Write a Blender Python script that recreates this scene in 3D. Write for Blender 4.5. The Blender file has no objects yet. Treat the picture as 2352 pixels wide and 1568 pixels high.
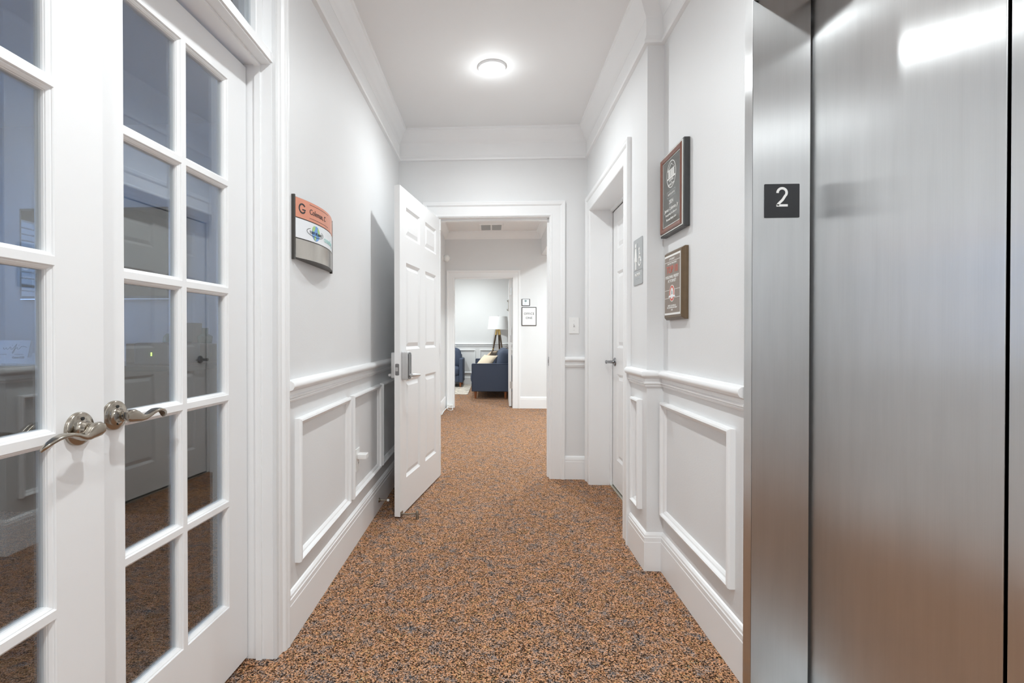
import bpy, bmesh, math, random
from mathutils import Vector, Matrix
random.seed(4)
C = bpy.context.scene.collection
PI = math.pi
CEIL = 2.77

# ------------------------------------------------------------------ materials
def new_mat(name):
    m = bpy.data.materials.new(name); m.use_nodes = True
    nt = m.node_tree
    return m, nt, nt.nodes['Principled BSDF']

def plain(name, col, rough=.5, metal=0, spec=None, noise=0, nscale=40, bump=0, bscale=60):
    m, nt, b = new_mat(name)
    b.inputs['Base Color'].default_value = (*col, 1)
    b.inputs['Roughness'].default_value = rough
    b.inputs['Metallic'].default_value = metal
    if spec is not None: b.inputs['Specular IOR Level'].default_value = spec
    if noise or bump:
        tc = nt.nodes.new('ShaderNodeTexCoord')
    if noise:
        n = nt.nodes.new('ShaderNodeTexNoise'); n.inputs['Scale'].default_value = nscale; n.inputs['Detail'].default_value = 4
        nt.links.new(tc.outputs['Object'], n.inputs['Vector'])
        mx = nt.nodes.new('ShaderNodeMix'); mx.data_type = 'RGBA'
        mx.inputs[6].default_value = (*[c*(1-noise) for c in col], 1)
        mx.inputs[7].default_value = (*[min(1, c*(1+noise)) for c in col], 1)
        nt.links.new(n.outputs['Fac'], mx.inputs[0]); nt.links.new(mx.outputs[2], b.inputs['Base Color'])
    if bump:
        n2 = nt.nodes.new('ShaderNodeTexNoise'); n2.inputs['Scale'].default_value = bscale; n2.inputs['Detail'].default_value = 3
        nt.links.new(tc.outputs['Object'], n2.inputs['Vector'])
        bp = nt.nodes.new('ShaderNodeBump'); bp.inputs['Strength'].default_value = bump; bp.inputs['Distance'].default_value = .002
        nt.links.new(n2.outputs['Fac'], bp.inputs['Height']); nt.links.new(bp.outputs['Normal'], b.inputs['Normal'])
    return m

def emit(name, col, strength):
    m, nt, b = new_mat(name)
    b.inputs['Base Color'].default_value = (*col, 1)
    b.inputs['Emission Color'].default_value = (*col, 1)
    b.inputs['Emission Strength'].default_value = strength
    return m

WALL = plain('wall_paint', (.765, .77, .775), .55, noise=.02, nscale=3, bump=.15, bscale=140)
TRIM = plain('trim_enamel', (.87, .875, .88), .28, noise=.012, nscale=5, bump=.06, bscale=25)
CEILM = plain('ceiling_paint', (.86, .86, .86), .7, noise=.015, nscale=2, bump=.1, bscale=120)
DOORW = plain('door_enamel', (.87, .875, .88), .32, noise=.012, nscale=6, bump=.06, bscale=30)
PLASTIC = plain('white_plastic', (.86, .86, .85), .3, noise=.01)
DARKSLOT = plain('dark_slot', (.02, .02, .02), .6, noise=.1)
NICKEL = plain('antique_nickel', (.41, .37, .315), .2, 1, noise=.12, nscale=35)
BRONZE = plain('aged_bronze', (.30, .26, .21), .35, 1, noise=.2, nscale=30)
CHROME = plain('dark_chrome', (.30, .30, .31), .18, 1, noise=.08, nscale=30)
SATIN = plain('satin_nickel', (.62, .62, .62), .36, 1, noise=.04, nscale=60)
LOCKDARK = plain('lock_glass', (.10, .10, .105), .25, noise=.1)
RUBBER = plain('grey_rubber', (.07, .07, .07), .7, noise=.1)
NAVY = plain('navy_fabric', (.062, .080, .125), .85, noise=.25, nscale=220, bump=.5, bscale=400)
BEIGE = plain('beige_fabric', (.62, .47, .33), .85, noise=.12, nscale=120, bump=.3, bscale=300)
LINEN = plain('shade_linen', (.86, .86, .85), .8, noise=.03, nscale=200)
BRASS = plain('brass', (.72, .52, .22), .28, 1, noise=.08)
WALNUT = plain('walnut', (.10, .062, .035), .45, noise=.3, nscale=30)
LEGW = plain('reddish_leg_wood', (.26, .085, .03), .4, noise=.25, nscale=40)
PLAQUEW = plain('plaque_walnut', (.13, .085, .045), .38, noise=.22, nscale=35)
MAHOG = plain('mahogany_edge', (.20, .075, .05), .25, noise=.2, nscale=30)
PLBLACK = plain('plaque_black', (.045, .045, .045), .35, noise=.1)
PLSILV = plain('plaque_silver_line', (.75, .75, .72), .3, 1, noise=.03)
PLGLASS = plain('plaque_plate_dark', (.10, .10, .09), .08, noise=.1)
PLBROWN = plain('plaque_plate_brown', (.22, .165, .13), .3, noise=.08)
INKW = plain('white_ink', (.88, .88, .86), .4, noise=.02)
INKR = plain('red_ink', (.62, .10, .06), .4, noise=.05)
INKB = plain('black_ink', (.03, .03, .032), .5, noise=.05)
SGRAY = plain('sign_grey', (.42, .44, .45), .4, noise=.03)
SORANGE = plain('sign_salmon', (.72, .30, .20), .35, noise=.12, nscale=14)
SLIGHTO = plain('sign_pale_salmon', (.80, .52, .42), .35, noise=.05)
SWHITE = plain('sign_white', (.82, .85, .88), .35, noise=.02)
SBLUE = plain('globe_blue', (.17, .36, .72), .4, noise=.08)
SGREEN = plain('globe_green', (.40, .62, .25), .4, noise=.08)
STEAL = plain('teal_ink', (.42, .68, .66), .4, noise=.04)
SFRAME = plain('sign_frame_dark', (.05, .045, .04), .4, noise=.1)
SSTEEL = plain('sign_brushed', (.52, .49, .45), .2, 1, noise=.05, nscale=80)
PAPER = plain('paper', (.82, .82, .82), .5, noise=.02)
COUNTER = plain('counter_dark_wood', (.09, .055, .035), .3, noise=.25, nscale=18)
COUNTERTOP = plain('counter_top', (.05, .04, .035), .12, noise=.15)
EQUIP = plain('office_machine_grey', (.10, .09, .085), .45, noise=.08)
TVG = plain('tv_black_glass', (.012, .012, .013), .04, spec=1.0, noise=.1)
TVB = plain('tv_bezel', (.05, .05, .055), .25, noise=.1)
BLIND = plain('blind_slat', (.7, .75, .85), .5, noise=.03)
GREENGL = plain('green_glassware', (.10, .22, .15), .12, noise=.1)
BULB = emit('bulb_glow', (1, .98, .95), 14)
LED = emit('green_led', (.5, 1, .1), 6)
PLATEBLK = plain('plate_black', (.022, .023, .026), .4, noise=.1)

def steel(name, tangent):
    m, nt, b = new_mat(name)
    b.inputs['Metallic'].default_value = 1
    b.inputs['Roughness'].default_value = .31
    b.inputs['Anisotropic'].default_value = .98
    tc = nt.nodes.new('ShaderNodeTexCoord')
    mp = nt.nodes.new('ShaderNodeMapping'); mp.inputs['Scale'].default_value = (420, 420, 3)
    n = nt.nodes.new('ShaderNodeTexNoise'); n.inputs['Scale'].default_value = 1; n.inputs['Detail'].default_value = 3
    nt.links.new(tc.outputs['Object'], mp.inputs['Vector']); nt.links.new(mp.outputs['Vector'], n.inputs['Vector'])
    mp2 = nt.nodes.new('ShaderNodeMapping'); mp2.inputs['Scale'].default_value = (26, 26, 3.2)
    n2 = nt.nodes.new('ShaderNodeTexNoise'); n2.inputs['Scale'].default_value = 1; n2.inputs['Detail'].default_value = 6
    nt.links.new(tc.outputs['Object'], mp2.inputs['Vector']); nt.links.new(mp2.outputs['Vector'], n2.inputs['Vector'])
    ad = nt.nodes.new('ShaderNodeMath'); ad.operation = 'MULTIPLY_ADD'; ad.inputs[1].default_value = .35
    nt.links.new(n.outputs['Fac'], ad.inputs[0]); nt.links.new(n2.outputs['Fac'], ad.inputs[2])
    cr = nt.nodes.new('ShaderNodeValToRGB')
    cr.color_ramp.elements[0].position = .42; cr.color_ramp.elements[0].color = (.68, .685, .685, 1)
    cr.color_ramp.elements[1].position = .85; cr.color_ramp.elements[1].color = (.735, .74, .742, 1)
    nt.links.new(ad.outputs[0], cr.inputs['Fac']); nt.links.new(cr.outputs['Color'], b.inputs['Base Color'])
    cx = nt.nodes.new('ShaderNodeCombineXYZ')
    for i in range(3): cx.inputs[i].default_value = tangent[i]
    nt.links.new(cx.outputs[0], b.inputs['Tangent'])
    return m
STEEL_Y = steel('brushed_steel_door', (0, 1, 0))
STEEL_X = steel('brushed_steel_jamb', (1, 0, 0))

def glass_mat(name, f0=.075, tint=(.93, .96, .97)):
    m = bpy.data.materials.new(name); m.use_nodes = True
    nt = m.node_tree; nt.nodes.clear()
    out = nt.nodes.new('ShaderNodeOutputMaterial')
    tr = nt.nodes.new('ShaderNodeBsdfTransparent'); tr.inputs[0].default_value = (*tint, 1)
    gl = nt.nodes.new('ShaderNodeBsdfGlossy'); gl.inputs['Roughness'].default_value = 0.0
    gl.inputs[0].default_value = (1, 1, 1, 1)
    geo = nt.nodes.new('ShaderNodeNewGeometry')
    dp = nt.nodes.new('ShaderNodeVectorMath'); dp.operation = 'DOT_PRODUCT'
    nt.links.new(geo.outputs['Normal'], dp.inputs[0]); nt.links.new(geo.outputs['Incoming'], dp.inputs[1])
    ab = nt.nodes.new('ShaderNodeMath'); ab.operation = 'ABSOLUTE'; nt.links.new(dp.outputs['Value'], ab.inputs[0])
    om = nt.nodes.new('ShaderNodeMath'); om.operation = 'SUBTRACT'; om.inputs[0].default_value = 1; nt.links.new(ab.outputs[0], om.inputs[1])
    pw = nt.nodes.new('ShaderNodeMath'); pw.operation = 'POWER'; pw.inputs[1].default_value = 5; nt.links.new(om.outputs[0], pw.inputs[0])
    ma = nt.nodes.new('ShaderNodeMath'); ma.operation = 'MULTIPLY_ADD'; ma.inputs[1].default_value = 1-f0; ma.inputs[2].default_value = f0
    nt.links.new(pw.outputs[0], ma.inputs[0])
    ms = nt.nodes.new('ShaderNodeMixShader')
    nt.links.new(ma.outputs[0], ms.inputs[0]); nt.links.new(tr.outputs[0], ms.inputs[1]); nt.links.new(gl.outputs[0], ms.inputs[2])
    nt.links.new(ms.outputs[0], out.inputs['Surface'])
    return m
GLASS = glass_mat('pane_glass', .15, (.86, .885, .89))

def carpet_mat():
    m, nt, b = new_mat('berber_carpet')
    tc = nt.nodes.new('ShaderNodeTexCoord')
    vo = nt.nodes.new('ShaderNodeTexVoronoi'); vo.inputs['Scale'].default_value = 250
    nt.links.new(tc.outputs['Object'], vo.inputs['Vector'])
    sp = nt.nodes.new('ShaderNodeSeparateColor'); nt.links.new(vo.outputs['Color'], sp.inputs[0])
    def ramp(cols):
        cr = nt.nodes.new('ShaderNodeValToRGB'); r = cr.color_ramp
        r.elements[0].position = cols[0][0]; r.elements[0].color = (*cols[0][1], 1)
        r.elements[1].position = cols[-1][0]; r.elements[1].color = (*cols[-1][1], 1)
        for p, c in cols[1:-1]:
            e = r.elements.new(p); e.color = (*c, 1)
        return cr
    # light and dark yarn loops
    lt = ramp([(0, (.05,)*3), (.22, (.14,)*3), (.40, (.52,)*3), (.62, (1.0,)*3), (.82, (1.45,)*3), (1, (1.75,)*3)])
    nt.links.new(sp.outputs[0], lt.inputs['Fac'])
    # colour drifts between yarns in small clusters
    n = nt.nodes.new('ShaderNodeTexNoise'); n.inputs['Scale'].default_value = 24; n.inputs['Detail'].default_value = 3; n.inputs['Roughness'].default_value = .6
    nt.links.new(tc.outputs['Object'], n.inputs['Vector'])
    ma = nt.nodes.new('ShaderNodeMath'); ma.operation = 'MULTIPLY_ADD'; ma.inputs[1].default_value = .34
    nt.links.new(sp.outputs[1], ma.inputs[0])
    sb = nt.nodes.new('ShaderNodeMath'); sb.operation = 'MULTIPLY_ADD'; sb.inputs[1].default_value = 1.25; sb.inputs[2].default_value = -.295
    nt.links.new(n.outputs['Fac'], sb.inputs[0]); nt.links.new(sb.outputs[0], ma.inputs[2])
    hu = ramp([(.16, (.21, .20, .205)), (.30, (.33, .25, .215)), (.42, (.51, .305, .195)), (.56, (.56, .315, .185)), (.67, (.52, .225, .105)), (.77, (.50, .31, .14)), (.90, (.28, .27, .23))])
    nt.links.new(ma.outputs[0], hu.inputs['Fac'])
    mx = nt.nodes.new('ShaderNodeMix'); mx.data_type = 'RGBA'; mx.blend_type = 'MULTIPLY'; mx.inputs[0].default_value = 1
    nt.links.new(hu.outputs['Color'], mx.inputs[6]); nt.links.new(lt.outputs['Color'], mx.inputs[7])
    nt.links.new(mx.outputs[2], b.inputs['Base Color'])
    b.inputs['Roughness'].default_value = .95
    b.inputs['Specular IOR Level'].default_value = .1
    bp = nt.nodes.new('ShaderNodeBump'); bp.inputs['Strength'].default_value = .9; bp.inputs['Distance'].default_value = .006; bp.invert = True
    nt.links.new(vo.outputs['Distance'], bp.inputs['Height']); nt.links.new(bp.outputs['Normal'], b.inputs['Normal'])
    return m
CARPET = carpet_mat()

def rug_mat():
    m, nt, b = new_mat('rug_weave')
    tc = nt.nodes.new('ShaderNodeTexCoord')
    n = nt.nodes.new('ShaderNodeTexNoise'); n.inputs['Scale'].default_value = 9; n.inputs['Detail'].default_value = 5; n.inputs['Distortion'].default_value = 1.2
    mp = nt.nodes.new('ShaderNodeMapping'); mp.inputs['Scale'].default_value = (1, 2.2, 1)
    nt.links.new(tc.outputs['Object'], mp.inputs[0]); nt.links.new(mp.outputs[0], n.inputs['Vector'])
    cr = nt.nodes.new('ShaderNodeValToRGB')
    cr.color_ramp.elements[0].position = .40; cr.color_ramp.elements[0].color = (.30, .26, .23, 1)
    cr.color_ramp.elements[1].position = .52; cr.color_ramp.elements[1].color = (.74, .66, .56, 1)
    nt.links.new(n.outputs['Fac'], cr.inputs['Fac']); nt.links.new(cr.outputs['Color'], b.inputs['Base Color'])
    b.inputs['Roughness'].default_value = .95
    return m
RUG = rug_mat()

# ------------------------------------------------------------------ mesh builder
class MB:
    def __init__(s, M=None):
        s.bm = bmesh.new(); s.M = M or Matrix.Identity(4)
    def v(s, p): return s.bm.verts.new(s.M @ Vector(p))
    def f(s, vs):
        try: return s.bm.faces.new(vs)
        except ValueError: return None
    def box(s, x0, x1, y0, y1, z0, z1):
        c = [s.v((x, y, z)) for z in (z0, z1) for y in (y0, y1) for x in (x0, x1)]
        for i in ((0,2,3,1),(4,5,7,6),(0,1,5,4),(2,6,7,3),(0,4,6,2),(1,3,7,5)): s.f([c[k] for k in i])
        return s
    def prism(s, poly, z0, z1):
        a = [s.v((x, y, z0)) for x, y in poly]; b = [s.v((x, y, z1)) for x, y in poly]
        n = len(poly); s.f(a[::-1]); s.f(b)
        for i in range(n): s.f([a[i], a[(i+1) % n], b[(i+1) % n], b[i]])
        return s
    def loops(s, rings, closed=True, cap0=False, cap1=False):
        R = [[s.v(p) for p in r] for r in rings]
        n = len(R[0])
        for a, b in zip(R, R[1:]):
            for i in range(n if closed else n-1):
                s.f([a[i], a[(i+1) % n], b[(i+1) % n], b[i]])
        if cap0: s.f(R[0][::-1])
        if cap1: s.f(R[-1])
        return s
    def lathe(s, prof, n=24, o=(0,0,0), ax=(0,0,1), caps=True):
        ax = Vector(ax).normalized(); o = Vector(o)
        u = ax.orthogonal().normalized(); w = ax.cross(u)
        rings = [[o + ax*z + (u*math.cos(2*PI*i/n) + w*math.sin(2*PI*i/n))*max(r, 1e-4) for i in range(n)] for r, z in prof]
        return s.loops(rings, True, caps, caps)
    def tube(s, path, rad, n=10, up=(0,0,1), caps=True, sq=1):
        # rad: number, or list of (across, along up) half sizes
        P = [Vector(p) for p in path]; rings = []
        for i, p in enumerate(P):
            t = (P[min(i+1, len(P)-1)] - P[max(i-1, 0)]).normalized()
            up_ = Vector(up); a = t.cross(up_)
            if a.length < 1e-3: a = t.orthogonal()
            a.normalize(); b = a.cross(t)
            r = rad[i] if isinstance(rad, (list, tuple)) else rad
            ra, rb = r if isinstance(r, (list, tuple)) else (r, r)
            cs = [(math.cos(2*PI*k/n), math.sin(2*PI*k/n)) for k in range(n)]
            rings.append([p + a*ra*math.copysign(abs(c)**sq, c) + b*rb*math.copysign(abs(d)**sq, d) for c, d in cs])
        return s.loops(rings, True, caps, caps)
    def sweep(s, path, prof, mp, closed=False):
        # path 2d, prof list of (offset to the left of travel, height); mp(x, y, h) -> 3d ; mitred corners
        P = [Vector(p) for p in path]; n = len(P); rings = []
        def nrm(a, b): d = (b-a).normalized(); return Vector((-d.y, d.x))
        for i, p in enumerate(P):
            if closed or 0 < i < n-1:
                n0 = nrm(P[i-1], p); n1 = nrm(p, P[(i+1) % n])
                m = n0+n1; m = m/(m.dot(n0)) if m.length > 1e-6 else n0
            elif i == 0: m = nrm(p, P[1])
            else: m = nrm(P[i-1], p)
            rings.append([mp(p.x+m.x*o, p.y+m.y*o, h) for o, h in prof])
        if closed: rings.append(rings[0])
        R = [[s.v(p) for p in r] for r in rings[:-1]] if closed else [[s.v(p) for p in r] for r in rings]
        if closed: R.append(R[0])
        k = len(prof)
        for a, b in zip(R, R[1:]):
            for i in range(k): s.f([a[i], a[(i+1) % k], b[(i+1) % k], b[i]])
        if not closed: s.f(R[0]); s.f(R[-1][::-1])
        return s
    def disc(s, cx, cy, rx, ry, z0, z1, n=28):
        return s.prism([(cx+rx*math.cos(2*PI*i/n), cy+ry*math.sin(2*PI*i/n)) for i in range(n)], z0, z1)
    def ring(s, cx, cy, rx, ry, w, z0, z1, n=36, a0=0, a1=2*PI):
        full = abs(a1-a0-2*PI) < 1e-6; m = n if full else n+1; rings = []
        for i in range(m):
            a = a0+(a1-a0)*i/n; c, d = math.cos(a), math.sin(a)
            rings.append([(cx+rx*c, cy+ry*d, z0), (cx+rx*c, cy+ry*d, z1), (cx+(rx-w)*c, cy+(ry-w)*d, z1), (cx+(rx-w)*c, cy+(ry-w)*d, z0)])
        R = [[s.v(p) for p in r] for r in rings]
        if full: R.append(R[0])
        for a, b in zip(R, R[1:]):
            for i in range(4): s.f([a[i], a[(i+1) % 4], b[(i+1) % 4], b[i]])
        if not full: s.f(R[0]); s.f(R[-1][::-1])
        return s
    def stroke(s, pts, w, z0, z1):
        # flat pen line of width w
        P = [Vector(p) for p in pts]; L = []; Rr = []
        for i, p in enumerate(P):
            d = (P[min(i+1, len(P)-1)]-P[max(i-1, 0)]).normalized(); nn = Vector((-d.y, d.x))*w/2
            L.append(p+nn); Rr.append(p-nn)
        rings = [[(a.x, a.y, z0), (a.x, a.y, z1), (b.x, b.y, z1), (b.x, b.y, z0)] for a, b in zip(L, Rr)]
        return s.loops(rings, True, True, True)

def wloc(o):
    p = Vector((0,0,0))
    while o is not None: p = p + o.location; o = o.parent
    return p

def tag(o, label=None, cat=None, group=None, kind=None):
    if label: o['label'] = label
    if cat: o['category'] = cat
    if group: o['group'] = group
    if kind: o['kind'] = kind
    return o

def build(name, mb, mat, parent=None, smooth=0, bevel=0, seg=2, warp=None):
    bm = mb.bm
    bmesh.ops.remove_doubles(bm, verts=bm.verts, dist=1e-5)
    bmesh.ops.recalc_face_normals(bm, faces=bm.faces)
    if warp:
        for v in bm.verts: v.co = warp(v.co)
    lo = [min(v.co[i] for v in bm.verts) for i in range(3)]; hi = [max(v.co[i] for v in bm.verts) for i in range(3)]
    org = Vector(((lo[0]+hi[0])/2, (lo[1]+hi[1])/2, lo[2]))
    me = bpy.data.meshes.new(name)
    bmesh.ops.translate(bm, verts=bm.verts, vec=-org)
    bm.to_mesh(me); bm.free()
    me.materials.append(mat)
    o = bpy.data.objects.new(name, me); C.objects.link(o)
    if smooth:
        me.shade_smooth()
        me.set_sharp_from_angle(angle=math.radians(smooth))
    if bevel:
        md = o.modifiers.new('Bevel', 'BEVEL'); md.width = bevel; md.segments = seg; md.limit_method = 'ANGLE'; md.angle_limit = math.radians(40)
        md.harden_normals = True
        me.shade_smooth(); me.set_sharp_from_angle(angle=math.radians(40))
    o.parent = parent
    o.location = org - wloc(parent)
    return o

def empty(name, loc, label=None, cat=None, group=None, kind=None):
    o = bpy.data.objects.new(name, None); C.objects.link(o); o.location = loc
    o.empty_display_size = .05
    return tag(o, label, cat, group, kind)

def struct(name, mb, mat, label, cat, **k):
    return tag(build(name, mb, mat, None, **k), label, cat, None, 'structure')

def frame(o, u, n):
    u = Vector(u).normalized(); n = Vector(n).normalized(); z = n.cross(u)
    return Matrix(((u.x, z.x, n.x, o[0]), (u.y, z.y, n.y, o[1]), (u.z, z.z, n.z, o[2]), (0,0,0,1)))

def text(name, body, size, mat, M, x, y, z=0, parent=None, align='CENTER', ext=.0004, sx=1, warp=None, spacing=1):
    cu = bpy.data.curves.new('t', 'FONT'); cu.body = body; cu.size = size; cu.align_x = align; cu.align_y = 'CENTER'; cu.extrude = ext
    cu.space_character = spacing; cu.resolution_u = 3
    t = bpy.data.objects.new('t', cu); C.objects.link(t)
    dg = bpy.context.evaluated_depsgraph_get(); dg.update()
    me = bpy.data.meshes.new_from_object(t.evaluated_get(dg))
    bpy.data.objects.remove(t); bpy.data.curves.remove(cu)
    mb = MB(); mb.bm.from_mesh(me); bpy.data.meshes.remove(me)
    for v in mb.bm.verts: v.co = Vector((v.co.x*sx+x, v.co.y+y, v.co.z+z+ext))
    if warp:
        bmesh.ops.subdivide_edges(mb.bm, edges=[e for e in mb.bm.edges if e.calc_length() > .02], cuts=2)
        for v in mb.bm.verts: v.co = warp(v.co)
    for v in mb.bm.verts: v.co = M @ v.co
    return build(name, mb, mat, parent)

# ------------------------------------------------------------------ setting: shell
XL, XR, XN = -.755, .743, .822          # left wall, right wall beyond pilaster, right wall near lift
YB, YB2 = 3.98, 4.10                    # cross wall with the open door
YP = 2.446                              # pilaster return
YF, YF2 = 7.85, 7.97                    # cross wall with the office door
F0, F1 = .485, 1.704                    # french door opening along y
XW = -.90                               # reception side of the left wall

struct('floor', MB().box(-4.8, 3.2, -3.7, 11.9, -.06, 0), CARPET, 'brown multicolour looped berber carpet running through the corridor', 'carpet')
struct('ceiling', MB().box(-4.8, 3.2, -3.7, 11.9, CEIL, CEIL+.08), CEILM, 'plain white ceiling above corridor and far rooms', 'ceiling')

w = MB()
w.box(XW, XL, -3.6, F0, 0, CEIL).box(XW, XL, F1, YB2, 0, CEIL).box(XW, XL, F0, F1, 2.46, CEIL).box(XW, XL, YB2, YF, 0, CEIL)
struct('wall_left', w, WALL, 'pale grey left corridor wall carrying the tenant sign', 'wall')
w = MB()
w.box(XR, .945, YP, 2.845, 0, CEIL).box(XR, .945, 3.825, YB2, 0, CEIL).box(XR, .945, 2.845, 3.825, 2.085, CEIL)
struct('wall_right', w, WALL, 'pale grey right wall around the restroom door', 'wall')
w = MB()
w.box(XN, 1.07, 1.635, YP, 0, CEIL).box(XN, 1.07, .365, 1.635, 2.216, CEIL).box(XN, 1.07, -3.6, .365, 0, CEIL)
struct('wall_lift', w, WALL, 'pale grey near right wall with two award plaques and the elevator', 'wall')
w = MB()
w.box(XL, -.440, YB, YB2, 0, CEIL).box(.452, 3.0, YB, YB2, 0, CEIL).box(-.440, .452, YB, YB2, 2.083, CEIL)
struct('wall_back', w, WALL, 'grey cross wall around the open corridor door', 'wall')
w = MB(); w.box(1.9, 2.0, 2.3, YB, 0, CEIL).box(1.07, 1.9, 2.3, YP, 0, CEIL).box(.945, 1.07, YP, 2.60, 0, CEIL)
struct('wall_restroom', w, WALL, 'unlit restroom walls behind the closed door', 'wall')
struct('wall_front', MB().box(-.95, 1.1, -3.72, -3.6, 0, CEIL), WALL, 'pale grey end wall of corridor behind the viewer', 'wall')
w = MB()
w.box(-2.6, -.611, YF, YF2, 0, CEIL).box(.313, 3.0, YF, YF2, 0, CEIL).box(-.611, .313, YF, YF2, 2.05, CEIL)
struct('wall_far', w, WALL, 'white far wall around the office doorway with OFFICE ONE sign', 'wall')
struct('wall_side', MB().box(3.0, 3.12, YB2, YF2, 0, CEIL), WALL, 'white side wall of the space off the second hall', 'wall')
w = MB()
w.box(-2.62, -2.5, YF2, 11.65, 0, CEIL).box(-2.62, 1.72, 11.65, 11.77, 0, CEIL).box(1.6, 1.72, YF2, 11.65, 0, CEIL)
struct('wall_office', w, plain('office_paint', (.78, .78, .775), .6, noise=.02, nscale=3), 'white office walls with low panel wainscot behind sofa', 'wall')
w = MB()
w.box(-4.72, XW, 3.75, 3.87, 0, CEIL).box(-4.72, XW, -1.62, -1.5, 0, CEIL)
w.box(-4.72, -4.6, -1.5, 1.45, 0, CEIL).box(-4.72, -4.6, 2.95, 3.75, 0, CEIL).box(-4.72, -4.6, 1.45, 2.95, 0, .95).box(-4.72, -4.6, 1.45, 2.95, 2.32, CEIL)
struct('wall_reception', w, WALL, 'dim grey reception room walls seen through the french doors', 'wall')
struct('wall_soffit', MB().box(.755, 1.02, YB2, YF, 2.396, CEIL), WALL, 'grey boxed soffit along right side of second hall', 'wall')

# crown mouldings
UP = [(0, CEIL), (0, 2.655), (.010, 2.655), (.014, 2.668), (.022, 2.676), (.030, 2.695), (.046, 2.722), (.062, 2.738), (.066, 2.752), (.074, 2.757), (.074, CEIL)]
LO = [(0, 2.57), (0, 2.528), (.018, 2.532), (.020, 2.545), (.013, 2.556), (.011, 2.57)]
FR = [(0, 2.66), (0, 2.55), (.009, 2.55), (.009, 2.66)]
ID = lambda x, y, h: (x, y, h)
hall = [(XN, -3.6), (XN, YP), (XR, YP), (XR, YB), (XL, YB), (XL, -3.6)]
m = MB(); m.sweep(hall, UP, ID); m.sweep(hall, LO, ID); m.sweep(hall, FR, ID)
struct('trim_1', m, TRIM, 'white built-up crown moulding around the corridor ceiling', 'crown moulding', smooth=35)
m = MB(); m.sweep([(.755, YB2), (.755, YF), (XL, YF), (XL, YB2)], UP, ID)
struct('trim_2', m, TRIM, 'white crown moulding around second hall ceiling', 'crown moulding', smooth=35)

# baseboards
BASE = [(0, 0), (.016, 0), (.016, .138), (.0145, .141), (.0145, .160), (.012, .163), (.011, .172), (.005, .180), (0, .183)]
def base(side, path, label, parent=None):
    m = MB()
    for p in path: m.sweep(p, BASE, ID)
    return struct('baseboard_'+side, m, TRIM, label, 'baseboard')
base('left', [[(XL, YB), (XL, 1.776)], [(XL, .37), (XL, -3.6)]], 'white baseboard along left corridor wall')
base('right', [[(XN, 1.640), (XN, YP), (XR, YP), (XR, 2.72)]], 'white baseboard stepping around right pilaster beside elevator')
base('back', [[(XR, YB), (.567, YB)]], 'short white baseboard on cross wall under the light switch')
base('far', [[(3.0, YF), (.395, YF)], [(XL, YF), (XL, YB2)]], 'white baseboard under OFFICE ONE sign on far wall')
base('office', [[(1.6, 11.65), (-2.5, 11.65), (-2.5, YF2)]], 'white baseboard behind the navy sofa in the office')
base('reception', [[(XW, 3.75), (-4.6, 3.75), (-4.6, -1.5)]], 'dim white baseboard in the reception room')

# chair rails
RAIL = [(0, .968), (0, .885), (.008, .886), (.012, .893), (.010, .897), (.018, .902), (.018, .908), (.012, .912), (.012, .925), (.018, .930), (.030, .934), (.036, .945), (.034, .958), (.024, .966)]
def rail(n, paths, label):
    m = MB()
    for p in paths: m.sweep(p, RAIL, ID)
    return struct('trim_%d' % n, m, TRIM, label, 'chair rail', smooth=50)
rail(3, [[(XL, YB), (XL, 1.776)], [(XL, .37), (XL, -3.6)]], 'white chair rail along left wall below the tenant sign')
rail(4, [[(XN, 1.640), (XN, YP), (XR, YP), (XR, 2.725)]], 'white chair rail stepping around right pilaster below the plaques')
rail(5, [[(XR, YB), (.567, YB)]], 'short white chair rail under the light switch')
rail(6, [[(1.6, 11.65), (-2.5, 11.65), (-2.5, YF2)]], 'white chair rail on the office back wall behind lamp')

# panel moulding frames (one per panel)
PM = [(0, 0), (0, .018), (.003, .025), (.010, .027), (.015, .023), (.018, .013), (.020, .012), (.024, .011), (.030, .006), (.032, 0)]
def panel(n, x, y0, y1, z0, z1, sgn, label):
    # rectangle on a wall of constant x ; profile offset runs inward
    m = MB()
    mp = lambda a, b, h: (x+sgn*h, a, b)
    m.sweep([(y0, z0), (y1, z0), (y1, z1), (y0, z1)], PM, mp, True)
    return struct('trim_%d' % n, m, TRIM, label, 'wall panel moulding')
panel(7, XL, 1.865, 2.545, .265, .815, 1, 'white panel moulding on left wall nearest the french doors')
panel(8, XL, 2.60, 3.25, .265, .815, 1, 'white panel moulding on left wall around the outlet')
panel(9, XL, 3.30, 3.93, .265, .815, 1, 'white panel moulding on left wall behind the open door')
panel(10, XN, 1.728, 2.428, .27, .815, -1, 'wide white panel moulding on right wall below the plaques')
panel(11, XR, 2.515, 2.655, .27, .815, -1, 'narrow white panel moulding below the restroom sign')
def panel_y(n, y, x0, x1, z0, z1, label):
    m = MB(); m.sweep([(x0, z0), (x1, z0), (x1, z1), (x0, z1)], PM, lambda a, b, h: (a, y-h, b), True)
    return struct('trim_%d' % n, m, TRIM, label, 'wall panel moulding')
panel_y(12, 11.65, -1.03, -.405, .27, .815, 'white panel moulding on office wall above the armchair')
panel_y(13, 11.65, -.305, .32, .27, .815, 'white panel moulding on office wall behind the tripod lamp')
panel_y(14, 11.65, .42, 1.045, .27, .815, 'white panel moulding on office wall beyond the sofa')

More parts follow.
